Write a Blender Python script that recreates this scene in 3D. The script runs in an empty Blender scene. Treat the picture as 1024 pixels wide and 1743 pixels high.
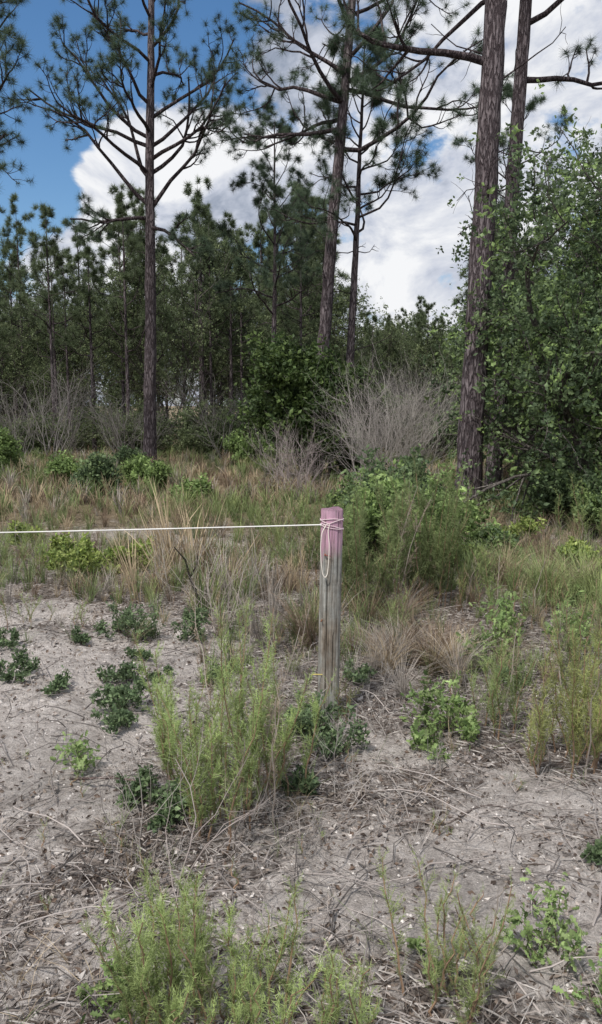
import bpy, math, random
import numpy as np
R=np.random.default_rng(11)
random.seed(5)
def U(a,b,n=None): return R.uniform(a,b,n)
def nrm(v):
    v=np.asarray(v,float); return v/(np.linalg.norm(v,axis=-1,keepdims=True)+1e-9)

# ------------------------------------------------------------ terrain functions
def gz(x,y):
    x=np.asarray(x,float);y=np.asarray(y,float)
    z=.035*np.sin(x*1.3+.7)*np.sin(y*1.1+.4)+.016*np.sin(3.1*x+1.7*y)+.009*np.sin(7*x-5*y+1)+.006*np.sin(11*x+9*y)*np.sin(6*y-3*x)
    z=z+.05*np.sin(x*.35+1)*np.sin(y*.3)*np.clip((y-5)/6,0,1)
    return z
BL=[(-1.5,4.3,.75,.9,1.0),(-1.1,3.5,.45,.5,.8),(-2.3,5.6,1.0,.6,.9),(-1.6,3.0,.7,.5,.8),(.55,2.55,.5,.45,.9),(.95,2.2,.5,.3,.6),(.1,2.2,.4,.35,.7),
    (-.75,4.7,.3,.5,.6),(.45,3.4,.35,.25,.7),(-.6,2.1,.35,.3,.5),(-2.1,9.0,.9,.4,1.2),(-1.0,8.6,.5,.25,.8),(-.9,2.7,.3,.35,.6),(1.1,2.9,.4,.25,.5),(-4,7,1.2,.5,.8),(0,.8,3,.8,.7)]
def sandm(x,y):
    s=np.zeros_like(np.asarray(x,float))
    for cx,cy,sx,sy,a in BL: s=s+a*np.exp(-(((x-cx)/sx)**2+((y-cy)/sy)**2))
    s=s+.26*np.sin(5.3*x+2*y)*np.sin(4.1*y-1.3*x)+.18*np.sin(13*x+3*y)*np.sin(11*y)
    return np.clip(s,0,1)

# ------------------------------------------------------------ mesh builder
class MB:
    def __init__(s): s.v=[];s.f=[];s.c=[];s.m=[];s.n=0
    def add(s,v,f,c,m=0):
        v=np.asarray(v,float).reshape(-1,3);f=np.asarray(f,int).reshape(-1,3)
        c=np.asarray(c,float)
        if c.ndim==1: c=np.tile(c,(len(v),1))
        s.v.append(v);s.f.append(f+s.n);s.c.append(c);s.m.append(np.full(len(f),m,int));s.n+=len(v)
    def mesh(s,name,mats,smooth=(0,)):
        v=np.concatenate(s.v);f=np.concatenate(s.f);c=np.concatenate(s.c);m=np.concatenate(s.m)
        me=bpy.data.meshes.new(name)
        me.vertices.add(len(v));me.vertices.foreach_set('co',v.astype(np.float32).ravel())
        me.loops.add(len(f)*3);me.loops.foreach_set('vertex_index',f.astype(np.int32).ravel())
        me.polygons.add(len(f));me.polygons.foreach_set('loop_start',np.arange(0,len(f)*3,3,dtype=np.int32))
        try: me.polygons.foreach_set('loop_total',np.full(len(f),3,dtype=np.int32))
        except Exception: pass
        for mt in mats: me.materials.append(mt)
        me.polygons.foreach_set('material_index',m.astype(np.int32))
        me.polygons.foreach_set('use_smooth',np.isin(m,list(smooth)))
        a=me.color_attributes.new('Col','FLOAT_COLOR','POINT')
        a.data.foreach_set('color',np.concatenate([c,np.ones((len(c),1))],1).astype(np.float32).ravel())
        me.update();me.validate()
        return me
    def obj(s,name,mats,smooth=(0,),parent=None,loc=None):
        o=bpy.data.objects.new(name,s.mesh(name,mats,smooth));bpy.context.scene.collection.objects.link(o)
        if parent: o.parent=parent
        if loc is not None: o.location=loc
        return o
def tube(mb,P,r,k=6,c=(1,1,1),m=0,cap=False,rough=0):
    P=np.asarray(P,float);n=len(P);r=np.broadcast_to(np.asarray(r,float),(n,))
    T=nrm(np.gradient(P,axis=0))
    ref=np.array([.31,.92,.1]) if abs(T[:,2]).mean()>.6 else np.array([.05,.1,1.])
    A=nrm(np.cross(T,ref));B=np.cross(T,A)
    th=np.arange(k)*2*math.pi/k
    rr=r[:,None]*np.ones((n,k))
    if rough: rr=rr*(1+R.normal(0,rough,(n,k)))
    V=P[:,None,:]+rr[:,:,None]*(np.cos(th)[None,:,None]*A[:,None,:]+np.sin(th)[None,:,None]*B[:,None,:])
    i=np.arange(n-1)[:,None]*k;j=np.arange(k)[None,:];j2=(j+1)%k
    a=(i+j).ravel();b=(i+j2).ravel();cc=(i+k+j2).ravel();d=(i+k+j).ravel()
    F=np.concatenate([np.stack([a,b,cc],1),np.stack([a,cc,d],1)])
    V=V.reshape(-1,3)
    if cap:
        V=np.concatenate([V,P[-1:]]);e=(n-1)*k
        F=np.concatenate([F,np.array([[e+q,e+(q+1)%k,n*k] for q in range(k)])])
    mb.add(V,F,c,m)
def basis(d,spin=None):
    d=nrm(d);n=len(d)
    ref=np.where(np.abs(d[:,2:3])>.9,np.array([[1.,0,0]]),np.array([[0,0,1.]]))
    A=nrm(np.cross(ref,d));B=np.cross(d,A)
    if spin is None: spin=U(0,2*math.pi,n)
    c=np.cos(spin)[:,None];s=np.sin(spin)[:,None]
    X=c*A+s*B;Y=-s*A+c*B
    return np.stack([X,Y,d],2)
def stamp(mb,T,pos,M,sc,col,m=1):
    tv,tf,tt=T;N=len(pos)
    if N==0:return
    sc=np.asarray(sc,float)
    if sc.ndim==1: sc=sc[:,None]
    V=np.einsum('nij,nvj->nvi',M,tv[None]*sc[:,None,:])+pos[:,None,:]
    F=tf[None]+(np.arange(N)*len(tv))[:,None,None]
    C=np.asarray(col)[:,None,:]*tt[None,:,None]
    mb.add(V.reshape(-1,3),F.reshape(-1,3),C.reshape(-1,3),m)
def tjoin(L):
    v=[];f=[];t=[];n=0
    for a,b,c in L: v.append(a);f.append(b+n);t.append(c);n+=len(a)
    return np.concatenate(v),np.concatenate(f),np.concatenate(t)
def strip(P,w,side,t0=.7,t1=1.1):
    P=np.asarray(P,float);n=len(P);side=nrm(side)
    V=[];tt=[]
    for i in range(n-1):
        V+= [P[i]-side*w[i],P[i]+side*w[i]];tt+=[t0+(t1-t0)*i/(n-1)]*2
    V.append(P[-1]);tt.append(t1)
    F=[]
    for i in range(n-2):
        a=2*i;F+=[[a,a+1,a+3],[a,a+3,a+2]]
    a=2*(n-2);F.append([a,a+1,a+2])
    return np.array(V),np.array(F),np.array(tt)
def needle_tuft(k,w,amax=100,droop=.12):
    L=[]
    for i in range(k):
        a=math.radians(amax)*math.sqrt(random.random());p=random.random()*6.283
        d=np.array([math.sin(a)*math.cos(p),math.sin(a)*math.sin(p),math.cos(a)])
        l=random.uniform(.7,1.05);s=nrm(np.cross(d,R.normal(size=3)))
        base=np.array([0,0,random.uniform(-.35,.1)])
        V=np.array([base-s*w,base+s*w,base+d*l])
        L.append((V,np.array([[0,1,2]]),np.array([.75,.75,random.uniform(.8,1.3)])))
    return tjoin(L)
def leaf_t(w=.35,fold=.12,l=1.):
    V=np.array([[0,0,0],[-w,.02-fold,.45*l],[0,.0,.5*l],[w,.02-fold,.45*l],[0,-.12,l]])
    return V,np.array([[0,2,1],[0,3,2],[1,2,4],[2,3,4]]),np.array([.85,1,1,1,1.05])
def oakleaf_t():
    half=[(.03,0),(.05,.15),(.2,.3),(.09,.42),(.3,.62),(.13,.7),(.2,.9),(0,1.)]
    V=[[0,.0,.0],[0,.02,.5]]
    V+= [[x,-.15*x-.1*z*z,z] for x,z in half]+[[-x,-.15*x-.1*z*z,z] for x,z in half[-2::-1]]
    V=np.array(V);n=len(V)-2
    F=[[1,2+i,2+i+1] for i in range(n-1)]+[[1,n+1,2]]
    return V,np.array(F),np.ones(len(V))
def cluster(leaf,n,rad,sl,flat=.6,tr=.25):
    L=[]
    for i in range(n):
        d=R.normal(size=3);d[2]=abs(d[2])*flat+.15;d=nrm(d)
        M=basis(d[None])[0];s=sl*random.uniform(.7,1.2)
        v=(M@(leaf[0]*s).T).T+R.normal(0,rad,3)*np.array([1,1,1.])
        L.append((v,leaf[1],leaf[2]*random.uniform(1-tr,1+tr)))
    return tjoin(L)
def grass_t(k,lean=.5,w=.008,base=.12,seg=4):
    L=[]
    for i in range(k):
        p=random.random()*6.283;o=np.array([math.cos(p),math.sin(p),0])
        b=o*random.random()*base+R.normal(0,.02,3)*np.array([1,1,0]);h=random.uniform(.45,1.05);ln=random.uniform(.1,1)*lean
        P=[b+o*ln*h*(t**2)+np.array([0,0,h*(t-.35*ln*t**2.5)]) for t in np.linspace(0,1,seg)]
        side=np.cross(o,[0,0,1])+R.normal(0,.4,3)*[1,1,0]
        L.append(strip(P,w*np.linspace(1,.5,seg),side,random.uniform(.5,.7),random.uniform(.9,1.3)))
    return tjoin(L)
def spray_t(n=22,w=.012):
    L=[strip([[0,0,0],[.0,.02,.5],[0,.08,1]],[w*1.2,w,w*.5],[1,0,0],.8,1)]
    for i in range(n):
        t=random.uniform(.05,1);p=random.random()*6.283
        d=nrm(np.array([math.cos(p),math.sin(p),random.uniform(.3,1.6)]));l=random.uniform(.15,.34)
        b=np.array([0,.08*t*t,t]);s=nrm(np.cross(d,R.normal(size=3)))
        L.append((np.array([b-s*w,b+s*w,b+d*l]),np.array([[0,1,2]]),np.array([.85,.85,1.15])))
    return tjoin(L)

# ------------------------------------------------------------ materials
def newmat(name):
    m=bpy.data.materials.new(name);m.use_nodes=True;nt=m.node_tree;nt.nodes.clear()
    return m,nt,nt.nodes,nt.links
def N(nt,t,**kw):
    n=nt.nodes.new(t)
    for k,v in kw.items(): setattr(n,k,v)
    return n
def leafmat(name,transl=.3,rough=.55,spec=.3):
    m,nt,ns,lk=newmat(name)
    out=N(nt,'ShaderNodeOutputMaterial');at=N(nt,'ShaderNodeAttribute',attribute_name='Col')
    no=N(nt,'ShaderNodeTexNoise');no.inputs['Scale'].default_value=3;tc=N(nt,'ShaderNodeNewGeometry');lk.new(tc.outputs['Position'],no.inputs['Vector'])
    mr=N(nt,'ShaderNodeMapRange');mr.inputs[3].default_value=.7;mr.inputs[4].default_value=1.3;lk.new(no.outputs['Fac'],mr.inputs[0])
    vm=N(nt,'ShaderNodeVectorMath',operation='SCALE');lk.new(at.outputs['Color'],vm.inputs[0]);lk.new(mr.outputs[0],vm.inputs['Scale'])
    p=N(nt,'ShaderNodeBsdfPrincipled');p.inputs['Roughness'].default_value=rough;p.inputs['Specular IOR Level'].default_value=spec
    lk.new(vm.outputs[0],p.inputs['Base Color'])
    if transl>0:
        t=N(nt,'ShaderNodeBsdfTranslucent');lk.new(vm.outputs[0],t.inputs['Color'])
        mx=N(nt,'ShaderNodeMixShader');mx.inputs[0].default_value=transl
        lk.new(p.outputs[0],mx.inputs[1]);lk.new(t.outputs[0],mx.inputs[2]);lk.new(mx.outputs[0],out.inputs[0])
    else: lk.new(p.outputs[0],out.inputs[0])
    return m
def barkmat(name,c1,c2,sc=9,zs=.25,bump=.03):
    m,nt,ns,lk=newmat(name)
    out=N(nt,'ShaderNodeOutputMaterial');tc=N(nt,'ShaderNodeNewGeometry')
    mp=N(nt,'ShaderNodeMapping');mp.inputs['Scale'].default_value=(1,1,zs);lk.new(tc.outputs['Position'],mp.inputs[0])
    nz=N(nt,'ShaderNodeTexNoise');nz.inputs['Scale'].default_value=sc*.8;nz.inputs['Detail'].default_value=6;lk.new(mp.outputs[0],nz.inputs['Vector'])
    ad=N(nt,'ShaderNodeVectorMath',operation='MULTIPLY_ADD');lk.new(nz.outputs['Color'],ad.inputs[0]);ad.inputs[1].default_value=(.16,.16,.16);lk.new(mp.outputs[0],ad.inputs[2])
    vo=N(nt,'ShaderNodeTexVoronoi',feature='DISTANCE_TO_EDGE');vo.inputs['Scale'].default_value=sc;lk.new(ad.outputs[0],vo.inputs['Vector'])
    r1=N(nt,'ShaderNodeMapRange');r1.inputs[1].default_value=0;r1.inputs[2].default_value=.22;lk.new(vo.outputs['Distance'],r1.inputs[0])
    n2=N(nt,'ShaderNodeTexNoise');n2.inputs['Scale'].default_value=sc*2.2;n2.inputs['Detail'].default_value=7;n2.inputs['Roughness'].default_value=.7;lk.new(mp.outputs[0],n2.inputs['Vector'])
    nr=N(nt,'ShaderNodeMapRange');nr.inputs[1].default_value=.32;nr.inputs[2].default_value=.68;lk.new(n2.outputs['Fac'],nr.inputs[0])
    cr=N(nt,'ShaderNodeMix',data_type='RGBA');cr.inputs[6].default_value=(*c1,1);cr.inputs[7].default_value=(*c2,1);lk.new(nr.outputs[0],cr.inputs[0])
    dk=N(nt,'ShaderNodeMix',data_type='RGBA');dk.inputs[6].default_value=(c1[0]*.6,c1[1]*.58,c1[2]*.6,1)
    lk.new(r1.outputs[0],dk.inputs[0]);lk.new(cr.outputs[2],dk.inputs[7])
    at=N(nt,'ShaderNodeAttribute',attribute_name='Col');mu=N(nt,'ShaderNodeMix',data_type='RGBA',blend_type='MULTIPLY');mu.inputs[0].default_value=1
    lk.new(dk.outputs[2],mu.inputs[6]);lk.new(at.outputs['Color'],mu.inputs[7])
    hh=N(nt,'ShaderNodeMath',operation='MULTIPLY_ADD');lk.new(n2.outputs['Fac'],hh.inputs[0]);hh.inputs[1].default_value=.9;lk.new(r1.outputs[0],hh.inputs[2])
    b=N(nt,'ShaderNodeBump');b.inputs['Strength'].default_value=.9;b.inputs['Distance'].default_value=bump;lk.new(hh.outputs[0],b.inputs['Height'])
    p=N(nt,'ShaderNodeBsdfPrincipled');p.inputs['Roughness'].default_value=.9;p.inputs['Specular IOR Level'].default_value=.15
    lk.new(mu.outputs[2],p.inputs['Base Color']);lk.new(b.outputs[0],p.inputs['Normal']);lk.new(p.outputs[0],out.inputs[0])
    return m
M_leaf=leafmat('foliage',.4);M_needle=leafmat('pine_needles',.3,.5,.3);M_dry=leafmat('dry_plant',.15,.8,.1);M_stem=leafmat('stem',0,.7,.2)
M_bark=barkmat('pine_bark',(.10,.078,.082),(.29,.25,.26),17,.2,.03)
M_bark2=barkmat('grey_bark',(.12,.105,.095),(.24,.22,.20),24,.3,.008)
M_twig=leafmat('dead_twig',0,.9,.05)

# ------------------------------------------------------------ ground
def axis(lo,hi,step,far):
    a=np.arange(lo,hi+1e-6,step);l=[];s=step;x=hi
    while x<far: s*=1.18;x+=s;l.append(x)
    r=np.array(l);m=[];s=step;x=lo
    while x>-far: s*=1.18;x-=s;m.append(x)
    return np.concatenate([np.array(m[::-1]),a,r])
xs=axis(-6,6,.035,700);ys=axis(.6,12,.035,900)
X,Y=np.meshgrid(xs,ys);Z=gz(np.clip(X,-40,40),np.clip(Y,-10,80))
near=((np.abs(X)<6.1)&(Y>.5)&(Y<12.1))
Z=Z+near*R.normal(0,.0045,X.shape)
nx,ny=len(xs),len(ys)
V=np.stack([X,Y,Z],2).reshape(-1,3)
i=(np.arange(ny-1)[:,None]*nx+np.arange(nx-1)[None,:]).ravel()
F=np.concatenate([np.stack([i,i+1,i+nx+1],1),np.stack([i,i+nx+1,i+nx],1)])
sm=sandm(X,Y).ravel();gr=np.clip((Y-5)/6,0,1).ravel()
C=np.stack([sm,gr,np.zeros_like(sm)],1)
gb=MB();gb.add(V,F,C,0)
m,nt,ns,lk=newmat('sandy_soil')
out=N(nt,'ShaderNodeOutputMaterial');geo=N(nt,'ShaderNodeNewGeometry');at=N(nt,'ShaderNodeAttribute',attribute_name='Col')
sp=N(nt,'ShaderNodeSeparateColor');lk.new(at.outputs['Color'],sp.inputs[0])
def noi(sc,det=6,ro=.6):
    n=N(nt,'ShaderNodeTexNoise');n.inputs['Scale'].default_value=sc;n.inputs['Detail'].default_value=det;n.inputs['Roughness'].default_value=ro
    lk.new(geo.outputs['Position'],n.inputs['Vector']);return n
n1=noi(3.5,8,.7);n2=noi(22,8,.78);n3=noi(120,4,.75);n4=noi(1.6,7,.7)
def ramp(src,els):
    r=N(nt,'ShaderNodeValToRGB');e=r.color_ramp.elements
    while len(e)<len(els): e.new(.5)
    for q,(p,c) in enumerate(els): e[q].position=p;e[q].color=(*c,1)
    lk.new(src,r.inputs[0]);return r
sand=ramp(n2.outputs['Fac'],[(.36,(.33,.29,.265)),(.45,(.60,.54,.50)),(.60,(.80,.735,.69))])
lit=ramp(n2.outputs['Fac'],[(.38,(.09,.07,.062)),(.48,(.23,.195,.175)),(.61,(.50,.45,.42))])
grs=ramp(n2.outputs['Fac'],[(.3,(.09,.075,.045)),(.5,(.24,.19,.12)),(.7,(.38,.31,.22))])
a1=N(nt,'ShaderNodeMath',operation='MULTIPLY_ADD');lk.new(n1.outputs['Fac'],a1.inputs[0]);a1.inputs[1].default_value=2.8;lk.new(sp.outputs[0],a1.inputs[2])
a2=N(nt,'ShaderNodeMath',operation='MULTIPLY_ADD');lk.new(n2.outputs['Fac'],a2.inputs[0]);a2.inputs[1].default_value=1.3;lk.new(a1.outputs[0],a2.inputs[2])
mr=N(nt,'ShaderNodeMapRange');mr.inputs[1].default_value=2.2;mr.inputs[2].default_value=2.75;lk.new(a2.outputs[0],mr.inputs[0])
mg=N(nt,'ShaderNodeMix',data_type='RGBA');lk.new(sp.outputs[1],mg.inputs[0]);lk.new(lit.outputs[0],mg.inputs[6]);lk.new(grs.outputs[0],mg.inputs[7])
ms=N(nt,'ShaderNodeMix',data_type='RGBA');lk.new(mg.outputs[2],ms.inputs[6]);lk.new(sand.outputs[0],ms.inputs[7])
fs=N(nt,'ShaderNodeMath',operation='SUBTRACT');fs.inputs[0].default_value=1.25;lk.new(sp.outputs[1],fs.inputs[1])
fm=N(nt,'ShaderNodeMath',operation='MULTIPLY',use_clamp=True);lk.new(fs.outputs[0],fm.inputs[0]);lk.new(mr.outputs[0],fm.inputs[1]);lk.new(fm.outputs[0],ms.inputs[0])
fine=N(nt,'ShaderNodeMapRange');fine.inputs[1].default_value=.3;fine.inputs[2].default_value=.7;fine.inputs[3].default_value=.6;fine.inputs[4].default_value=1.25;lk.new(n3.outputs['Fac'],fine.inputs[0])
big=N(nt,'ShaderNodeMapRange');big.inputs[1].default_value=.36;big.inputs[2].default_value=.56;big.inputs[3].default_value=.72;big.inputs[4].default_value=1.08;lk.new(n4.outputs['Fac'],big.inputs[0])
fb=N(nt,'ShaderNodeMath',operation='MULTIPLY');lk.new(fine.outputs[0],fb.inputs[0]);lk.new(big.outputs[0],fb.inputs[1])
sc=N(nt,'ShaderNodeVectorMath',operation='SCALE');lk.new(ms.outputs[2],sc.inputs[0]);lk.new(fb.outputs[0],sc.inputs['Scale'])
p=N(nt,'ShaderNodeBsdfPrincipled');p.inputs['Roughness'].default_value=.95;p.inputs['Specular IOR Level'].default_value=.1
lk.new(sc.outputs[0],p.inputs['Base Color'])
hb=N(nt,'ShaderNodeMath',operation='MULTIPLY_ADD');lk.new(n3.outputs['Fac'],hb.inputs[0]);hb.inputs[1].default_value=.3;lk.new(n2.outputs['Fac'],hb.inputs[2])
b=N(nt,'ShaderNodeBump');b.inputs['Strength'].default_value=1;b.inputs['Distance'].default_value=.045;lk.new(hb.outputs[0],b.inputs['Height'])
lk.new(b.outputs[0],p.inputs['Normal']);lk.new(p.outputs[0],out.inputs[0])
gb.obj('ground',[m])

# ------------------------------------------------------------ litter
def field(n,y0,y1,bias=1.0,wmul=.5,wadd=.6):
    u=U(0,1,n)**bias;y=y0+(y1-y0)*u;x=U(-1,1,n)*(y*wmul+wadd);return x,y
def clump(x,y): return .5+.5*np.sin(4.3*x+1.2*np.sin(3*y))*np.sin(3.7*y+np.sin(5*x))
mb=MB()
NT=(np.array([[-.5,0,0],[.5,0,0],[.5,.02,.0],[-.5,.02,0],[0,.01,.012]]),np.array([[0,1,4],[1,2,4],[2,3,4],[3,0,4]]),np.ones(5))
x,y=field(80000,1.2,9,1.2);keep=U(0,1,len(x))>.05+sandm(x,y)*.95+.35*clump(x,y);x=x[keep];y=y[keep];n=len(x)
d=np.stack([U(-1,1,n)*.15,U(-1,1,n)*.15,np.ones(n)],1);Mx=basis(d)
pal=np.array([[.42,.37,.34],[.27,.23,.205],[.12,.095,.08],[.58,.54,.51]])
g=pal[R.integers(0,4,n)]*U(.7,1.2,n)[:,None]
L=U(.015,.10,n);ss=np.stack([L,U(.05,.13,n),U(.2,.6,n)],1)
stamp(mb,NT,np.stack([x,y,gz(x,y)+.004+U(0,.012,n)],1),Mx,ss,g,0)
lf=leaf_t(.3,.2);x,y=field(60000,1.2,7.5,1.2);keep=U(0,1,len(x))>sandm(x,y)*.6+.5*clump(x,y);x=x[keep];y=y[keep];n=len(x)
d=np.stack([U(-1,1,n),U(-1,1,n),U(-.2,.35,n)],1)
pal=np.array([[.42,.37,.34],[.20,.16,.135],[.09,.07,.06],[.58,.54,.51],[.17,.125,.10],[.28,.235,.2]])
stamp(mb,lf,np.stack([x,y,gz(x,y)+.006],1),basis(d),U(.008,.032,n),pal[R.integers(0,6,n)]*U(.7,1.2,n)[:,None],0)
ch=(np.array([[-.5,-.4,0],[.5,-.3,0],[.4,.5,0],[-.4,.4,0],[-.1,0,.6],[.2,.1,.5]]),np.array([[0,1,4],[1,5,4],[1,2,5],[2,3,5],[3,4,5],[3,0,4]]),np.ones(6))
x,y=field(15000,1.2,6,1.1);n=len(x)
pc=np.array([[.72,.68,.65],[.10,.08,.068],[.33,.29,.26]])
stamp(mb,ch,np.stack([x,y,gz(x,y)-.002],1),basis(np.tile([[0,0,1.]],(n,1))),U(.003,.013,n),pc[R.integers(0,3,n)]*U(.8,1.2,n)[:,None],0)
for q in range(1000):
    y0=U(1.4,6.5);x0=U(-1,1)*(y0*.5+.4);a=U(0,6.28);L=U(.12,.7)
    t=np.linspace(0,1,7);w=R.normal(0,.03,(7,))
    px=x0+math.cos(a)*L*t+np.cumsum(w)*math.sin(a);py=y0+math.sin(a)*L*t-np.cumsum(w)*math.cos(a)
    lift=U(0,.09)*np.sin(t*math.pi)
    tube(mb,np.stack([px,py,gz(px,py)+.006+lift],1),np.linspace(1,.4,7)*U(.0008,.0034),4,np.array([.38,.34,.32])*U(.2,1.3),0)
mb.obj('leaf_litter',[M_dry],())

# ------------------------------------------------------------ grass
G_mid=[grass_t(34,.7,.006) for _ in range(3)];G_tall=[grass_t(22,.45,.006,.08,5) for _ in range(3)];G_fine=[grass_t(130,1.1,.0035,.1,5) for _ in range(2)]
G_far=[grass_t(26,.7,.012) for _ in range(3)]
def scatter(mb,Ts,x,y,s,col,zs=None,tilt=.12,m=0):
    n=len(x);idx=R.integers(0,len(Ts),n)
    d=np.stack([U(-tilt,tilt,n),U(-tilt,tilt,n),np.ones(n)],1);Mx=basis(d);P=np.stack([x,y,gz(x,y)-.01],1)
    for k,T in enumerate(Ts):
        q=idx==k;stamp(mb,T,P[q],Mx[q],s[q],col[q],m)
straw=np.array([.48,.385,.26]);brown=np.array([.29,.215,.155]);green=np.array([.20,.26,.11]);grey=np.array([.40,.36,.32]);ygreen=np.array([.29,.34,.14])
def mixcol(n,pal,w,j=.25):
    pal=np.array(pal);k=R.choice(len(pal),n,p=np.array(w)/sum(w));return pal[k]*U(1-j,1+j,n)[:,None]
mb=MB()
x,y=field(6200,6.0,24,.9,.55,1);k=U(0,1,len(x))>sandm(x,y)*1.4;x=x[k];y=y[k];n=len(x)
patch=np.sin(x*.9+2)*np.sin(y*.8+x*.4)+R.normal(0,.7,n)-np.clip((y-8)*.12,0,.25)
col=np.where((patch>.1)[:,None],mixcol(n,[green,ygreen],[2,1]),mixcol(n,[straw,brown,green,grey],[2.6,3.2,1.5,1.4]))
far=y>11
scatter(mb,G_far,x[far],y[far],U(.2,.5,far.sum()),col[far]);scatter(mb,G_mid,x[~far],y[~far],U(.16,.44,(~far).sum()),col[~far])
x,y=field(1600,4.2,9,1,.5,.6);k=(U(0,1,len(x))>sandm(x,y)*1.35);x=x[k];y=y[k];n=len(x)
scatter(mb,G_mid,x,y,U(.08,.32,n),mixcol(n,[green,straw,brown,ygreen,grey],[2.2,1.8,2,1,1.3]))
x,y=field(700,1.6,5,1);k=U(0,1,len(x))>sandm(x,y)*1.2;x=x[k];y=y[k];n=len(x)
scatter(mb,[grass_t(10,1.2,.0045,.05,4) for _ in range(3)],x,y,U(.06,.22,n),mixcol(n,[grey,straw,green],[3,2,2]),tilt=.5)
mb.obj('grass',[M_dry],())
def grass_clump(name,spec):
    mb=MB()
    for (x,y,s,nn,Ts,pal,w,sp) in spec:
        scatter(mb,Ts,x+R.normal(0,sp,nn),y+R.normal(0,sp,nn),U(.6,1.15,nn)*s,mixcol(nn,pal,w),tilt=.3)
    return mb.obj(name,[M_dry],())
grass_clump('wiregrass_clump',[(2.15,6.0,.5,14,G_fine,[ygreen,straw,green],[3,2,2],.16)])
grass_clump('wiregrass_clump',[(1.75,6.6,.45,9,G_fine,[ygreen,straw,green],[3,2,2],.2)])
grass_clump('dry_grass_clump',[(.75,4.5,.44,11,G_fine,[brown,straw,grey],[3,1.2,2],.2),(.45,4.6,.3,7,G_fine,[brown,grey],[3,2],.16),(1.1,4.7,.3,5,G_fine,[brown,green,grey],[2,3,2],.2)])
grass_clump('dry_grass_clump',[(.4,5.3,.45,7,G_fine,[brown,green,grey],[3,4,1.5],.25)])
grass_clump('tall_yellow_grass',[(-1.25,7.0,1.0,3,G_tall,[straw*1.2],[1],.12),(-.9,6.9,.9,3,G_tall,[straw*1.2],[1],.12),(-1.1,6.4,.7,4,G_tall,[straw,green],[1,1],.2),(-.6,6.2,.75,4,G_tall,[straw,grey],[1,1],.2)])
grass_clump('tall_green_grass',[(-.35,5.6,.6,10,G_tall,[green,ygreen,grey],[2,2,1],.25),(-.1,4.9,.5,8,G_tall,[green,grey],[2,1],.2),(.2,5.0,.5,7,G_tall,[green,ygreen],[2,1],.2)])

# ------------------------------------------------------------ dog fennel
SPR=[spray_t(24,.0125) for _ in range(4)]
def fennel_into(mb,x,y,h,nst,spread,col,dens=85,bl=.15,low=.12,dead=.15):
    col=np.array(col)
    for s in range(nst):
        a=U(0,6.28);r=spread*math.sqrt(U(0,1));bx=x+r*math.cos(a);by=y+r*math.sin(a)
        hh=h*U(.45,1.08);lean=U(.02,.34);la=a+R.normal(0,.6)
        t=np.linspace(0,1,9);cur=R.normal(0,.008,(9,2)).cumsum(0)
        P=np.stack([bx+math.cos(la)*lean*hh*t**1.5+cur[:,0],by+math.sin(la)*lean*hh*t**1.5+cur[:,1],float(gz(bx,by))-.02+hh*t],1)
        isd=U(0,1)<dead
        tube(mb,P,np.linspace(.004,.0013,9),4,(np.array([.27,.18,.12]) if not isd else np.array([.36,.31,.27])),0)
        n=int(hh*dens*(.25 if isd else 1))+2
        tt=U(low,1,n)**.9
        Q=np.stack([np.interp(tt,t,P[:,i]) for i in range(3)],1)
        az=U(0,6.28,n);el=U(.5,2.0,n)+tt*.9
        d=np.stack([np.cos(az),np.sin(az),el],1)
        sz=bl*(1.0-.8*np.abs(tt-.4))*U(.35,1.2,n)
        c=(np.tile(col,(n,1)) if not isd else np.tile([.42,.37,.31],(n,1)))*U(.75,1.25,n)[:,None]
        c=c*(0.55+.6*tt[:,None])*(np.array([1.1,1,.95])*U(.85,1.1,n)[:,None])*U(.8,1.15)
        idx=R.integers(0,4,n);Mx=basis(d,az*0+R.normal(0,.4,n))
        for k in range(4):
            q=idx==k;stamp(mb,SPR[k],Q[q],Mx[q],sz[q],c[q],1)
def fennel(name,x,y,h,nst,spread,col=(.16,.23,.08),**kw):
    mb=MB();fennel_into(mb,x,y,h,nst,spread,col,**kw);return mb.obj(name,[M_stem,M_leaf],())
FG=(.34,.46,.20);NB=(.40,.55,.23)
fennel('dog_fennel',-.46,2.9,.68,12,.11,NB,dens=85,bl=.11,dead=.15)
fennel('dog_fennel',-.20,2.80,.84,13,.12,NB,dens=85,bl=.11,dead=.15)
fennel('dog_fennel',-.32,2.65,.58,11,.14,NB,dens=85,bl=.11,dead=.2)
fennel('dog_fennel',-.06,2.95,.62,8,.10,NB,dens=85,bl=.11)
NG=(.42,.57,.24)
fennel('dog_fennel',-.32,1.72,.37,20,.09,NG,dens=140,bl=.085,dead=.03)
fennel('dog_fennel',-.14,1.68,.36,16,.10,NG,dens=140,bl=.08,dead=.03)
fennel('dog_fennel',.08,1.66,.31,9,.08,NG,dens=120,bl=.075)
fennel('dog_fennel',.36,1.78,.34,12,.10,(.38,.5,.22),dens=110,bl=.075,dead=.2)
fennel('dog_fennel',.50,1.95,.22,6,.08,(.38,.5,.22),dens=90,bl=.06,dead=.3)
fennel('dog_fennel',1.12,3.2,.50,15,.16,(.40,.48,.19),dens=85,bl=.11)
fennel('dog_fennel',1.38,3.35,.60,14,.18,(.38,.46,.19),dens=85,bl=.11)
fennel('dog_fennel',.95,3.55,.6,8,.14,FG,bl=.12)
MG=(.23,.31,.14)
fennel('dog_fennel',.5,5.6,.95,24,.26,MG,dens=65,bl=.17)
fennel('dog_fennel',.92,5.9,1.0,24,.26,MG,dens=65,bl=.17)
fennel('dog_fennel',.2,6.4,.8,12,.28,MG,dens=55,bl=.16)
fennel('dog_fennel',-.15,4.6,.5,8,.2,FG,dens=50,bl=.11,dead=.4)
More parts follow.
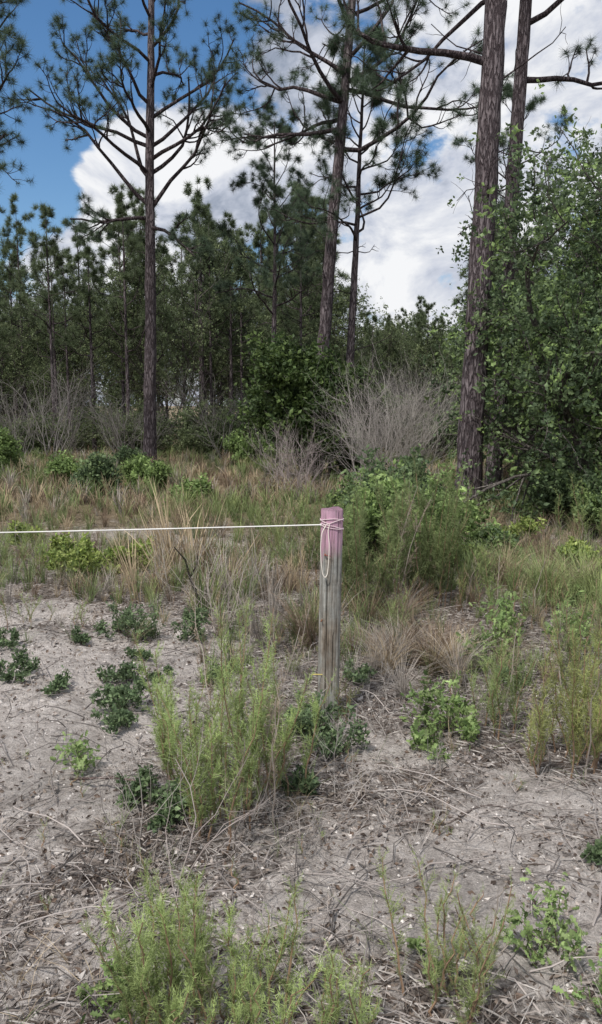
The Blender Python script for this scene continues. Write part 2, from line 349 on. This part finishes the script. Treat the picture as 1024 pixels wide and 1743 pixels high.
fennel('dog_fennel',-3.0,7.3,.6,14,.4,FG,dens=50,bl=.15)
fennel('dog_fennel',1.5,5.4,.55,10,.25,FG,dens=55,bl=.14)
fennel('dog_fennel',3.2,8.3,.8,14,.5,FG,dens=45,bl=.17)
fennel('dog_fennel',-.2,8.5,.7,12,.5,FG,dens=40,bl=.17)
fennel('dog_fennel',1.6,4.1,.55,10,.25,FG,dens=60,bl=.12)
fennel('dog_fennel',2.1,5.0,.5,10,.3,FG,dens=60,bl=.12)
mb=MB()
for q in range(55):
    y=U(3.6,9.5);x=U(-.5,1)*(y*.42+.1)
    fennel_into(mb,x,y,U(.12,.45)*(1.2 if y>5 else .7),R.integers(2,6),.12,[FG,MG,(.3,.36,.16)][q%3],dens=60,bl=.1,dead=.25)
for q in range(24):
    y=U(4.8,9.5);x=-U(.3,1)*(y*.42+.1)
    fennel_into(mb,x,y,U(.12,.4),R.integers(2,5),.12,FG,dens=60,bl=.1,dead=.3)
for q in range(30):
    y=U(1.9,4);x=U(-.9,.9)*(y*.42+.1)
    fennel_into(mb,x,y,U(.05,.14),R.integers(1,4),.05,FG,dens=90,bl=.045,dead=.3)
mb.obj('low_weeds',[M_stem,M_leaf],())

# ------------------------------------------------------------ branching
def grow(mb,p,d,L,r,lv,mx,o,ends,kb=5,c=(1,1,1)):
    n=o.get('seg',6);P=[np.array(p,float)];d=nrm(np.array(d,float));D=[d]
    for i in range(n):
        d=nrm(d+np.array([0,0,o['up']])+R.normal(0,o['wig'],3));P.append(P[-1]+d*L/n);D.append(d)
    P=np.array(P);tube(mb,P,r*np.linspace(1,o.get('tap',.4),n+1),max(3,kb-lv),c,0)
    if lv>=mx-o.get('leaf_lv',1)+0:
        for t in o.get('lt',(.6,.8,1)):
            i=min(n,int(round(t*n)));ends.append((P[i],D[i]))
    if lv<mx:
        for q in range(o['nc'][lv]):
            t=U(o.get('t0',.3),1);i=int(t*n);i=min(i,n-1);f=t*n-i
            pos=P[i]*(1-f)+P[i+1]*f
            a=nrm(np.cross(D[i],R.normal(size=3)));ang=math.radians(U(*o['ang']))
            nd=D[i]*math.cos(ang)+a*math.sin(ang)
            grow(mb,pos,nd,L*U(*o.get('lr',(.35,.6)))*(1.15-.5*t),r*o.get('rr',.5)*(1-.4*t),lv+1,mx,o,ends,kb,c)
        ends.append((P[-1],D[-1]))
TUF=[needle_tuft(60,.013,115) for _ in range(3)];TUFL=[needle_tuft(20,.028,105) for _ in range(3)]
def pine(name,x,y,H,r0,cs,limbs,lean=(0,0),bend=.0,tuft=.185,col=(.095,.14,.085),T=TUF,crown=None,loc=True,mx=2,nc=(6,4),k=14,ret=False,snags=4,rtop=.25):
    mb=MB();n=40 if k>8 else 12;t=np.linspace(0,1,n)
    g=float(gz(x,y)) if loc else 0
    P=np.stack([x+lean[0]*t+bend*np.sin(t*3.1)*.5,y+lean[1]*t,g-.15+(H+.15)*t],1)
    if k>8: P[:,:2]+=R.normal(0,.008,(n,2)).cumsum(0)*.6
    rad=r0*((1-t)*(1-rtop)+rtop)*(1+.35*np.exp(-t*H/.35));rad[-1]*=.3
    tube(mb,P,rad,k,(1,1,1),0,rough=.04 if k>8 else 0)
    ends=[]
    o=dict(up=.09,wig=.19,nc=nc,ang=(25,60),seg=7,lr=(.3,.55),rr=.55,tap=.35,leaf_lv=0,lt=(.8,1.0),t0=.35)
    def at(h):
        f=h/H;return np.array([np.interp(f,t,P[:,i]) for i in range(3)]),np.interp(f,t,rad)
    for (h,az,L,el) in limbs:
        q,rr=at(h);a=math.radians(az);e=math.radians(el)
        grow(mb,q,[math.cos(a)*math.cos(e),math.sin(a)*math.cos(e),math.sin(e)],L,min(rr*.5,.018+L*.017),0,mx,o,ends,7 if k>8 else 5,(.6,.58,.58))
    for s in range(snags):
        h=U(cs*.55,cs*1.05);q,rr=at(h);a=U(0,6.28);ee=[]
        grow(mb,q,[math.cos(a),math.sin(a),U(-.1,.4)],U(.3,1.4),.014,0,1,dict(up=.02,wig=.25,nc=(3,),ang=(30,70),seg=5),ee,5,(.6,.57,.57))
    E=np.array([e[0] for e in ends]);D=np.array([e[1] for e in ends])+np.array([0,0,.5]);ne=len(E)
    if ne:
        idx=R.integers(0,len(T),ne);Mx=basis(D);cc=np.array(col)*U(.6,1.5,ne)[:,None]*np.array([1,1,1])
        s=tuft*U(.7,1.2,ne)
        for q in range(len(T)):
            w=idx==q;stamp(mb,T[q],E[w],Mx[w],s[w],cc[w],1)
    if ret: return mb.mesh(name,[M_bark,M_needle])
    return mb.obj(name,[M_bark,M_needle])
def rl(n,h0,h1,L0,L1,e0,e1,azs=None):
    out=[];a=U(0,360)
    for i in range(n):
        f=i/max(1,n-1);a+=137+U(-25,25);out.append((h0+(h1-h0)*f,a if azs is None else azs[i%len(azs)]+U(-20,20),(L0+(L1-L0)*f)*U(.75,1.2),e0+(e1-e0)*f+U(-10,10)))
    return out
pine('pine_tree',-3.78,19.3,13.2,.165,5.8,[(6.3,178,3.1,42),(6.2,5,3.0,30),(6.9,150,3.0,35),(7.0,30,2.6,40),(6.0,200,1.9,10),(5.8,-20,1.8,5),(7.6,5,2.6,30),(7.8,185,2.6,30)]+rl(20,7.0,12.8,3.0,1.6,25,42),lean=(.45,0),nc=(6,5),rtop=.3)
pine('pine_tree',.28,17.2,13.5,.165,7,[(7.4,185,2.8,25),(7.0,-8,3.0,-5),(7.9,170,2.9,10),(8.3,10,2.6,25)]+rl(20,7.6,13,3.1,1.6,15,45),lean=(1.15,0),bend=-.1,nc=(6,5),rtop=.3)
pine('pine_tree',-.73,20.5,8.6,.095,3.6,rl(22,3.9,8.4,1.9,.6,12,50),lean=(.1,0),nc=(5,3),rtop=.12,snags=8)
pine('pine_tree',1.0,17.8,9.2,.12,5,rl(24,5.2,8.9,2.2,.8,5,45),lean=(.35,0),nc=(6,4),rtop=.15,snags=6)
pine('pine_tree',2.36,11.0,11.5,.185,6,[(6.1,170,2.3,15),(6.9,160,2.2,20),(7.3,20,2.2,25),(7.7,185,2.2,20),(7.9,-10,2.4,5)]+rl(10,8,11,2.4,1.6,10,35),lean=(.30,0),nc=(6,4),rtop=.6,snags=5)
pine('pine_tree',3.28,13.2,12.5,.135,6,[(6.8,15,2.2,10),(7.6,-5,2.4,20),(8.3,190,2.0,10)]+rl(9,8.2,12,2.3,1.4,10,35),lean=(.40,0),nc=(6,4),rtop=.55,snags=8)
pine('pine_tree',-6.75,14.5,11,.16,5,[(6.2,10,2.2,5),(5.5,-10,1.9,0)]+rl(16,5.2,10.6,2.7,1.3,10,40),nc=(6,4))
pine('pine_tree',8.2,15.5,12,.16,5,rl(14,6,11.6,2.7,1.3,10,40),nc=(6,4))
pine('pine_tree',5.6,21,9,.12,5,rl(12,5.6,8.8,2.0,1.0,10,40),nc=(5,3))

# ------------------------------------------------------------ broadleaf trees / shrubs
LF=leaf_t(.3,.1);OL=oakleaf_t()
CL=[cluster(LF,9,.5,1.0) for _ in range(4)]
CO=[cluster(OL,6,.35,1.1,.8) for _ in range(4)]
CS=[cluster(LF,4,.35,1.1,.8) for _ in range(4)]
def broad(name,x,y,H,R0,ntr,leaf,col,T=CL,per=2,mx=3,nc=(6,5,3),spread=.6,ret=False,loc=True,bare=False,up=.05,barkc=(1,1,1),Lf=.55,jit=.12,cj=.45,lt=(.4,.7,1),r=None,bm=None):
    mb=MB();ends=[];g=float(gz(x,y)) if loc else 0
    o=dict(up=up,wig=.17,nc=nc,ang=(25,65),seg=6,lr=(.4,.7),rr=.55,tap=.4,leaf_lv=1,lt=lt,t0=.15)
    for s in range(ntr):
        a=U(0,6.28);rad=R0*.15*U(0,1)
        tl=U(.1,spread)
        grow(mb,[x+rad*math.cos(a),y+rad*math.sin(a),g-.05],[math.cos(a)*tl,math.sin(a)*tl,1],H*U(Lf,Lf*1.5),(r or .012*H+.004),0,mx,o,ends,6,barkc)
    if not bare:
        E=np.repeat(np.array([e[0] for e in ends]),per,0);D=np.repeat(np.array([e[1] for e in ends]),per,0)
        E=E+R.normal(0,jit*(H**.5)*.6,E.shape);E[:,2]=np.maximum(E[:,2],g+.03);n=len(E)
        D=D*.5+R.normal(0,.6,(n,3))+[0,0,.5]
        cc=mixcol(n,col,[1]*len(col),cj);idx=R.integers(0,len(T),n);Mx=basis(D);s=leaf*U(.6,1.3,n)
        for q in range(len(T)):
            w=idx==q;stamp(mb,T[q],E[w],Mx[w],s[w],cc[w],1)
    if ret: return mb.mesh(name,[bm or M_bark2,M_leaf])
    return mb.obj(name,[bm or M_bark2,M_leaf])
dg=[(.11,.16,.08),(.15,.21,.10),(.19,.26,.12),(.085,.125,.065)]
lg=[(.22,.31,.11),(.28,.38,.14),(.16,.23,.085)]
for (x,y,H,nt_) in [(4.5,10.8,5.2,3),(5.6,12.2,6.2,3),(3.9,13,3.8,2),(4.9,9.6,3.6,3),(6.5,10.5,5.8,3),(4.1,15.6,4.4,2),(7.0,14.5,6.2,3)]:
    broad('oak_tree',x,y,H,1,nt_,.065,dg+lg[:1],per=2,nc=(8,5,3),spread=.7,jit=.15)
for (x,y,H,c) in [(.95,6.9,.95,lg),(1.1,7.5,.95,lg+dg),(.7,7.3,.8,lg+dg),(1.1,8.6,1.1,dg),(.9,9.4,.9,dg+lg),(3.2,9.7,.8,dg),(1.9,7.6,.3,lg+dg),(3.6,8.8,.8,dg+lg),(-3.6,13.2,.7,dg),(-4.3,14.5,.6,lg),(-2.8,14,.6,lg),(-5.6,12,.6,dg),(-1.7,12.2,.4,lg),(-1.35,20,1.0,lg),(-6.3,16,.9,lg),(-3.9,17.8,.6,dg)]:
    broad('oak_shrub',x,y,H,.4,5,.05 if y<10 else .065,c,per=2,mx=2,nc=(5,4),spread=.7,jit=.12)
broad('evergreen_tree',.45,15.6,3.0,1,4,.1,[(.07,.11,.035),(.11,.16,.05),(.05,.08,.03)],per=3,nc=(7,5,3),spread=.25,jit=.16)
small=[(-1.05,4.2,.20,6),(-1.31,3.95,.14,4),(-.93,3.75,.22,7),(-.86,3.52,.16,4),(-1.55,4.1,.20,6),(-1.45,4.85,.15,4),(-1.15,5.0,.38,10),(-1.34,5.2,.16,4),(-1.78,4.0,.15,5),(-1.0,4.55,.10,3),(.12,3.35,.24,8),(.04,3.48,.26,7),(-.62,2.85,.18,5),(-.5,2.75,.16,5),(1.02,2.35,.14,5),(.0,3.0,.12,5),(-.78,5.3,.18,5),(-.68,4.9,.25,6),(1.2,4.2,.2,5),(-.8,4.3,.10,3),(-.97,3.9,.12,3),(.3,4.2,.15,5),(-1.9,4.7,.16,5),(-.5,4.2,.14,4)]
for x,y,H,nst in small:
    broad('huckleberry_shrub',x,y,H,.4,nst,.02,[(.14,.20,.10),(.19,.26,.13),(.11,.16,.085)],T=CS,per=1,mx=2,nc=(4,2),spread=.9,jit=.012,barkc=(1,.8,.7),r=.002,up=.1)
for x,y,H,nst in [(-2.0,6.9,.42,10),(-1.7,7.2,.36,10),(-2.25,7.5,.36,8),(2.6,7.2,.3,7),(1.55,7.1,.3,7),(2.3,8.2,.35,7),(-3.2,8.8,.3,7),(2.9,6.7,.3,6)]:
    broad('gopher_apple_shrub',x,y,H,.8,nst,.034,[(.28,.35,.09),(.22,.30,.09),(.33,.38,.13)],T=CS,per=2,mx=2,nc=(4,2),spread=1.0,jit=.05,r=.004)
for x,y,H,nst,ls in [(.66,3.55,.34,7,.036),(.58,3.3,.2,4,.032),(.76,3.45,.26,5,.036),(-.90,3.05,.26,4,.030),(.73,1.98,.28,6,.027),(.80,1.8,.26,5,.027),(-.44,1.78,.17,4,.027),(1.1,4.5,.4,6,.04),(1.35,5.0,.4,6,.04),(1.7,4.7,.4,5,.04),(.35,1.98,.1,2,.02)]:
    broad('oak_seedling',x,y,H,.3,nst,ls,[(.26,.36,.13),(.33,.43,.18),(.2,.29,.11)],T=[cluster(OL,3,.3,1.1,.8) for _ in range(4)],per=1,mx=1,nc=(4,),spread=.7,jit=.012,barkc=(1.4,1.2,1),r=.002,up=.1)
def brush(name,x,y,H,n,c,sp=.5,r=.008,nc=(7,4)):
    broad(name,x,y,H,.6,n,.1,dg,mx=2,nc=nc,spread=sp,bare=True,up=.12,barkc=c,Lf=.6,r=r,bm=M_twig)
brush('bare_bush',1.5,12.9,2.5,20,(.42,.39,.36),.5,.007,(9,5));brush('bare_bush',1.1,12.8,2.1,13,(.38,.35,.33),.55,.007,(9,5));brush('bare_bush',1.9,13.2,2.0,11,(.40,.37,.34),.5,.007,(9,5))
brush('bare_bush',-.05,12.6,1.4,12,(.34,.29,.28),.5,.007);brush('bare_bush',-.3,14,1.4,8,(.34,.30,.28),.5)
brush('dead_plant',-.42,2.2,.75,2,(.36,.31,.29),.35,.003,(4,2));brush('dead_plant',-.5,2.45,.6,3,(.4,.36,.33),.5,.0025,(4,3))
brush('dead_plant',.1,2.9,.5,4,(.5,.46,.43),.7,.002,(5,3));brush('dead_plant',-.55,5.0,.75,7,(.42,.37,.33),.5,.003,(5,3));brush('dead_plant',-.95,5.9,.8,6,(.42,.38,.33),.5,.003,(5,3))
for q in range(28):
    y=U(2.0,5.0);x=U(-.6,1)*(y*.42+.1);brush('dead_plant',x,y,U(.16,.34),4,tuple(np.array([.5,.46,.43])*U(.5,1.1)),U(.9,1.6),.0018,(5,3))
mb=MB();P=np.array([[-.74,5.62,-.03],[-.77,5.6,.15],[-.82,5.6,.28],[-.85,5.58,.42],[-.93,5.57,.52]]);tube(mb,P,[.013,.012,.011,.008,.004],6,(.28,.25,.25));tube(mb,[P[2],P[2]+[.05,0,.1],P[2]+[.06,.02,.2]],[.007,.005,.003],5,(.28,.25,.25));mb.obj('dead_stick',[M_bark2])
mb=MB();t=np.linspace(0,1,14);px=.28+t*.75;py=2.62+.18*np.sin(t*2.6)+.04*np.sin(t*13);tube(mb,np.stack([px,py,gz(px,py)+.006],1),np.linspace(.005,.002,14),6,(1.5,1.4,1.4));px=-.95+t*.5;py=3.0-.2*t;tube(mb,np.stack([px,py,gz(px,py)+.015+.05*np.sin(t*3.1)],1),np.linspace(.006,.003,14),6,(1.2,1,1));mb.obj('fallen_branch',[M_bark2])

# ------------------------------------------------------------ distant forest
root=bpy.data.objects.new('distant_forest',None);bpy.context.scene.collection.objects.link(root)
bgp=[pine('forest_pine',0,0,9.4,.095,4,rl(22,U(3.5,5),9.2,1.7,.5,5,45),T=TUFL,loc=False,mx=2,nc=(4,3),k=6,ret=True,snags=6,tuft=.24,rtop=.15,col=(.135,.175,.09)) for _ in range(5)]
fo=[(.13,.165,.08),(.165,.205,.10),(.105,.14,.07),(.20,.24,.12)]
bgo=[broad('forest_oak',0,0,5.0,1,2,.09,fo,per=2,nc=(6,4,3),spread=.4,ret=True,loc=False,jit=.22) for _ in range(4)]
bgt=[broad('forest_hardwood',0,0,7.4,1,2,.085,fo,per=2,nc=(10,4,3),spread=.2,ret=True,loc=False,jit=.22,up=.08,r=.06) for _ in range(3)]
bgs=[broad('forest_shrub',0,0,1.8,.5,6,.08,fo,per=2,mx=2,nc=(5,4),spread=.8,ret=True,loc=False,jit=.25) for _ in range(3)]
bgb=[broad('forest_brush',0,0,2.8,.5,8,.1,dg,mx=2,nc=(6,4),spread=.6,ret=True,loc=False,bare=True,up=.08,r=.012,barkc=(.20,.185,.175),bm=M_twig) for _ in range(2)]
def put(me,x,y,s,sz=1):
    o=bpy.data.objects.new(me.name+'_part',me);bpy.context.scene.collection.objects.link(o);o.parent=root
    o.location=(x,y,float(gz(np.clip(x,-40,40),np.clip(y,-10,80)))-.03);o.rotation_euler=(0,0,U(0,6.28));o.scale=(s,s,s*sz*U(.9,1.1))
for i in range(210):
    y=U(23.5,46);x=U(-1,1)*(y*.6+6)
    s=U(.72,1.02)*(y/33)**.75
    if .04<x/y<.22: s*=.62
    elif x<0: s*=1.06
    put(bgp[i%5],x,y,s)
for i in range(60):
    y=U(27,42);x=U(-1,1)*(y*.6+6);s=U(.7,1.0)*(y/31)**.7
    if .04<x/y<.22: s*=.65
    put(bgt[i%3],x,y,s)
for i in range(40):
    y=U(25,38);x=U(-1,1)*(y*.6+6);put(bgo[i%4],x,y,U(.55,.9))
for i in range(95):
    y=U(21.5,30);x=U(-1,1)*(y*.6+6);put(bgs[i%3],x,y,U(.5,.95))
for i in range(80):
    y=U(20.5,25);x=U(-1,1)*(y*.6+4);put(bgb[i%2],x,y,U(.6,1.3))
for i in range(60):
    y=U(42,60);x=U(-1,1)*(y*.7+6);put(bgo[i%4],x,y,U(1.0,1.5))

# ------------------------------------------------------------ fence post
def woodmat():
    m,nt,ns,lk=newmat('weathered_wood')
    out=N(nt,'ShaderNodeOutputMaterial');tc=N(nt,'ShaderNodeTexCoord')
    def mapn(sc,vec,det=6):
        mp=N(nt,'ShaderNodeMapping');mp.inputs['Scale'].default_value=vec;lk.new(tc.outputs['Object'],mp.inputs[0])
        n=N(nt,'ShaderNodeTexNoise');n.inputs['Scale'].default_value=sc;n.inputs['Detail'].default_value=det;n.inputs['Roughness'].default_value=.7;lk.new(mp.outputs[0],n.inputs['Vector']);return n
    g=mapn(120,(1,1,.03),8);b=mapn(9,(1,1,.35));h=mapn(16,(1,1,.12));kn=mapn(30,(1,1,1))
    r=N(nt,'ShaderNodeValToRGB');e=r.color_ramp.elements;e[0].position=.36;e[0].color=(.12,.105,.09,1);e[1].position=.6;e[1].color=(.44,.43,.41,1);q=e.new(.46);q.color=(.28,.265,.245,1);lk.new(g.outputs['Fac'],r.inputs[0])
    r2=N(nt,'ShaderNodeValToRGB');e=r2.color_ramp.elements;e[0].position=.38;e[0].color=(.70,.61,.52,1);e[1].position=.56;e[1].color=(.95,.98,.96,1);lk.new(b.outputs['Fac'],r2.inputs[0])
    mu=N(nt,'ShaderNodeMix',data_type='RGBA',blend_type='MULTIPLY');mu.inputs[0].default_value=1;lk.new(r.outputs[0],mu.inputs[6]);lk.new(r2.outputs[0],mu.inputs[7])
    kr=N(nt,'ShaderNodeMapRange');kr.inputs[1].default_value=.3;kr.inputs[2].default_value=.6;kr.inputs[3].default_value=.7;kr.inputs[4].default_value=1.05;lk.new(kn.outputs['Fac'],kr.inputs[0])
    ks=N(nt,'ShaderNodeVectorMath',operation='SCALE');lk.new(mu.outputs[2],ks.inputs[0]);lk.new(kr.outputs[0],ks.inputs['Scale'])
    sp=N(nt,'ShaderNodeSeparateXYZ');lk.new(tc.outputs['Object'],sp.inputs[0])
    ad=N(nt,'ShaderNodeMath',operation='MULTIPLY_ADD');lk.new(h.outputs['Fac'],ad.inputs[0]);ad.inputs[1].default_value=.3;lk.new(sp.outputs[2],ad.inputs[2])
    pk=N(nt,'ShaderNodeMapRange');pk.inputs[1].default_value=.96;pk.inputs[2].default_value=1.04;lk.new(ad.outputs[0],pk.inputs[0])
    wr=N(nt,'ShaderNodeMapRange');wr.inputs[1].default_value=.38;wr.inputs[2].default_value=.5;lk.new(g.outputs['Fac'],wr.inputs[0]);wr.inputs[3].default_value=.25;wr.inputs[4].default_value=.85
    pm=N(nt,'ShaderNodeMath',operation='MULTIPLY');lk.new(pk.outputs[0],pm.inputs[0]);lk.new(wr.outputs[0],pm.inputs[1])
    pc=N(nt,'ShaderNodeMix',data_type='RGBA');pc.inputs[6].default_value=(.52,.24,.37,1);pc.inputs[7].default_value=(.68,.45,.56,1);lk.new(b.outputs['Fac'],pc.inputs[0])
    mx=N(nt,'ShaderNodeMix',data_type='RGBA');lk.new(pm.outputs[0],mx.inputs[0]);lk.new(ks.outputs[0],mx.inputs[6]);lk.new(pc.outputs[2],mx.inputs[7])
    at=N(nt,'ShaderNodeAttribute',attribute_name='Col');m3=N(nt,'ShaderNodeMix',data_type='RGBA',blend_type='MULTIPLY');m3.inputs[0].default_value=1;lk.new(mx.outputs[2],m3.inputs[6]);lk.new(at.outputs['Color'],m3.inputs[7])
    bu=N(nt,'ShaderNodeBump');bu.inputs['Strength'].default_value=.7;bu.inputs['Distance'].default_value=.003;lk.new(g.outputs['Fac'],bu.inputs['Height'])
    p=N(nt,'ShaderNodeBsdfPrincipled');p.inputs['Roughness'].default_value=1;p.inputs['Specular IOR Level'].default_value=.05
    lk.new(m3.outputs[2],p.inputs['Base Color']);lk.new(bu.outputs[0],p.inputs['Normal']);lk.new(p.outputs[0],out.inputs[0]);return m
WM=woodmat();SM=leafmat('white_string',0,.8,.2)
def post(x,y,H,seed):
    root=bpy.data.objects.new('fence_post',None);bpy.context.scene.collection.objects.link(root);g=float(gz(x,y));root.location=(x,y,g);root.rotation_euler=(0,math.radians(.9),0)
    mb=MB();k=72;zz=np.concatenate([np.linspace(-.3,H-.012,60),[H-.004,H]]);V=[];C=[]
    for j,z in enumerate(zz):
        for i in range(k):
            a=i*2*math.pi/k
            b_=a-math.radians(20);se=(abs(math.cos(b_))**3.4+abs(math.sin(b_))**3.4)**(-1/3.4)
            r=.049*se+.0006*math.sin(5*a+z*2)+.003*max(0,(H-z)/H-.6);r0=r
            for ca,cz0,cz1,dp,wd in ((-1.95+.05*math.sin(z*5),-.3,.72,.012,.05),(-1.25+.04*math.sin(z*6),.15,.45,.006,.035),(-2.5+.06*math.sin(z*5),.5,1.2,.006,.04),(-.85,.7,1.2,.006,.035)):
                if cz0<z<cz1:
                    dd=(a-ca+math.pi)%(2*math.pi)-math.pi;r-=dp*math.exp(-(dd/wd)**2)
            dk=max(.22,1-(r0-r)/.008)
            if j==len(zz)-1: r-=.005
            V.append([r*math.cos(a),r*math.sin(a),z+.004*math.sin(a*2)*(j>=60)+R.normal(0,.0007)*(j>=60)])
            C.append([dk*(.5 if j>=60 else 1)]*3)
    n=len(zz);F=[]
    for j in range(n-1):
        for i in range(k):
            a=j*k+i;b=j*k+(i+1)%k;F+=[[a,b,b+k],[a,b+k,a+k]]
    V.append([0,0,H-.002]);C.append([.4]*3)
    for i in range(k): F.append([(n-1)*k+i,(n-1)*k+(i+1)%k,n*k])
    mb.add(V,F,C,0);mb.obj('timber',[WM],(0,),parent=root)
    mb=MB();t=np.linspace(0,4.2,200);a=t*2*math.pi-math.pi
    zc=H-.075+.022*np.sin(t*1.7)+.012*np.cos(a+t);b_=a-math.radians(20);rr=.050*(np.abs(np.cos(b_))**3.4+np.abs(np.sin(b_))**3.4)**(-1/3.4)+.002
    tube(mb,np.stack([rr*np.cos(a),rr*np.sin(a),zc],1),.0018,6,(.74,.62,.64))
    L=np.array([[-.03,-.058,H-.075],[-.05,-.067,H-.11],[-.055,-.072,H-.18],[-.05,-.074,H-.26],[-.042,-.076,H-.315],[-.03,-.076,H-.33],[-.019,-.074,H-.315],[-.014,-.07,H-.25],[-.012,-.066,H-.17],[-.02,-.062,H-.1],[-.012,-.06,H-.07]])
    tt=np.linspace(0,10,60);Ls=np.stack([np.interp(tt,np.arange(11),L[:,i]) for i in range(3)],1)
    for _ in range(3): Ls[1:-1]=(Ls[:-2]+Ls[1:-1]*2+Ls[2:])/4
    tube(mb,Ls,.0021,6,(.8,.74,.66))
    mb.obj('string_wrap',[SM],(0,),parent=root)
    mb=MB()
    tube(mb,[[-.03,-.04,H-.22],[-.032,-.062,H-.221]],.004,8,(.25,.1,.06),cap=True)
    tube(mb,[[-.03,-.062,H-.221],[-.005,-.064,H-.225]],.002,6,(.3,.08,.08),cap=True)
    tube(mb,[[-.04,-.035,H-.55],[-.045,-.06,H-.552]],.004,8,(.2,.1,.06),cap=True)
    tube(mb,[[-.02,-.04,.23],[-.055,-.052,.235],[-.085,-.05,.235],[-.088,-.05,.22]],.003,6,(.55,.45,.15),cap=True)
    mb.obj('nails',[M_stem],(0,),parent=root);return root
post(.135,3.74,1.06,1);post(-4.6,3.95,1.0,2)
mb=MB();t=np.linspace(0,1,60);xa,xb=.135-.035,-4.6+.05;ya,yb=3.70,3.90
za=float(gz(.135,3.74))+.985;zb=float(gz(-4.6,3.95))+.93
tube(mb,np.stack([xa+(xb-xa)*t,ya+(yb-ya)*t,za+(zb-za)*t-.02*np.sin(t*math.pi)],1),.0034,6,(.8,.79,.76));mb.obj('boundary_string',[SM])

# ------------------------------------------------------------ sky, sun
w=bpy.data.worlds.new('World');bpy.context.scene.world=w;w.use_nodes=True;nt=w.node_tree;nt.nodes.clear();lk=nt.links
SE,SA=58,215
sky=N(nt,'ShaderNodeTexSky',sky_type='NISHITA');sky.sun_disc=False;sky.sun_elevation=math.radians(SE);sky.sun_rotation=math.radians(SA)
hs=N(nt,'ShaderNodeHueSaturation');hs.inputs['Saturation'].default_value=1.28;hs.inputs['Value'].default_value=1.12;lk.new(sky.outputs[0],hs.inputs['Color'])
tc=N(nt,'ShaderNodeTexCoord')
def wn(sc,off,det=9,ro=.58,dist=.2):
    mp=N(nt,'ShaderNodeMapping');mp.inputs['Location'].default_value=off;mp.inputs['Scale'].default_value=(1,1,1.5);lk.new(tc.outputs['Generated'],mp.inputs[0])
    n=N(nt,'ShaderNodeTexNoise');n.inputs['Scale'].default_value=sc;n.inputs['Detail'].default_value=det;n.inputs['Roughness'].default_value=ro;n.inputs['Distortion'].default_value=dist
    lk.new(mp.outputs[0],n.inputs['Vector']);return n
n1=wn(8,(3.1,1.2,.4));acc=n1.outputs['Fac']
def blob(c,r0,r1,amp,acc):
    v=N(nt,'ShaderNodeVectorMath',operation='DISTANCE');lk.new(tc.outputs['Generated'],v.inputs[0]);v.inputs[1].default_value=c
    m=N(nt,'ShaderNodeMapRange',interpolation_type='SMOOTHSTEP');m.inputs[1].default_value=r0;m.inputs[2].default_value=r1;m.inputs[3].default_value=amp;m.inputs[4].default_value=0;lk.new(v.outputs['Value'],m.inputs[0])
    a=N(nt,'ShaderNodeMath',operation='ADD');lk.new(acc,a.inputs[0]);lk.new(m.outputs[0],a.inputs[1]);return a.outputs[0]
acc=blob((-.26,.89,.39),.06,.22,-.32,acc);acc=blob((-.10,.89,.42),.02,.13,-.26,acc);acc=blob((-.37,.89,.26),.06,.17,-.34,acc);acc=blob((-.17,.948,.25),.05,.15,.26,acc);acc=blob((-.36,.85,.47),.0,.07,.4,acc)
a=N(nt,'ShaderNodeMath',operation='ADD');lk.new(acc,a.inputs[0]);a.inputs[1].default_value=.11
mk=N(nt,'ShaderNodeMapRange',interpolation_type='SMOOTHSTEP');mk.inputs[1].default_value=.46;mk.inputs[2].default_value=.57;lk.new(a.outputs[0],mk.inputs[0])
n2=wn(6,(7.3,2.2,5.1),8,.6,.4)
rp=N(nt,'ShaderNodeValToRGB');e=rp.color_ramp.elements;e[0].position=.40;e[0].color=(.33,.38,.48,1);e[1].position=.6;e[1].color=(.96,.97,.99,1);q=e.new(.49);q.color=(.62,.66,.76,1);lk.new(n2.outputs['Fac'],rp.inputs[0])
s10=N(nt,'ShaderNodeVectorMath',operation='SCALE');s10.inputs['Scale'].default_value=8.0;lk.new(rp.outputs[0],s10.inputs[0])
mx=N(nt,'ShaderNodeMix',data_type='RGBA');lk.new(mk.outputs[0],mx.inputs[0]);lk.new(hs.outputs[0],mx.inputs[6]);lk.new(s10.outputs[0],mx.inputs[7])
bg=N(nt,'ShaderNodeBackground');bg.inputs['Strength'].default_value=.12;lk.new(mx.outputs[2],bg.inputs['Color'])
wo=N(nt,'ShaderNodeOutputWorld');lk.new(bg.outputs[0],wo.inputs[0])
su=bpy.data.lights.new('sun','SUN');su.energy=3.9;su.angle=math.radians(5);su.color=(1,.96,.90)
so=bpy.data.objects.new('sun',su);bpy.context.scene.collection.objects.link(so)
from mathutils import Vector
az=math.radians(SA);el=math.radians(SE);dv=Vector((math.sin(az)*math.cos(el),math.cos(az)*math.cos(el),math.sin(el)))
so.rotation_euler=dv.to_track_quat('Z','Y').to_euler()
# ------------------------------------------------------------ camera
cd=bpy.data.cameras.new('camera');co=bpy.data.objects.new('camera',cd);bpy.context.scene.collection.objects.link(co)
co.location=(0,0,1.55);co.rotation_euler=(math.radians(90-7.9),0,0)
cd.sensor_fit='VERTICAL';cd.sensor_height=36;cd.lens=18/math.tan(math.radians(33.5));cd.clip_end=3000;cd.clip_start=.05
sc=bpy.context.scene;sc.camera=co
sc.view_settings.view_transform='Standard';sc.view_settings.look='None';sc.view_settings.exposure=0
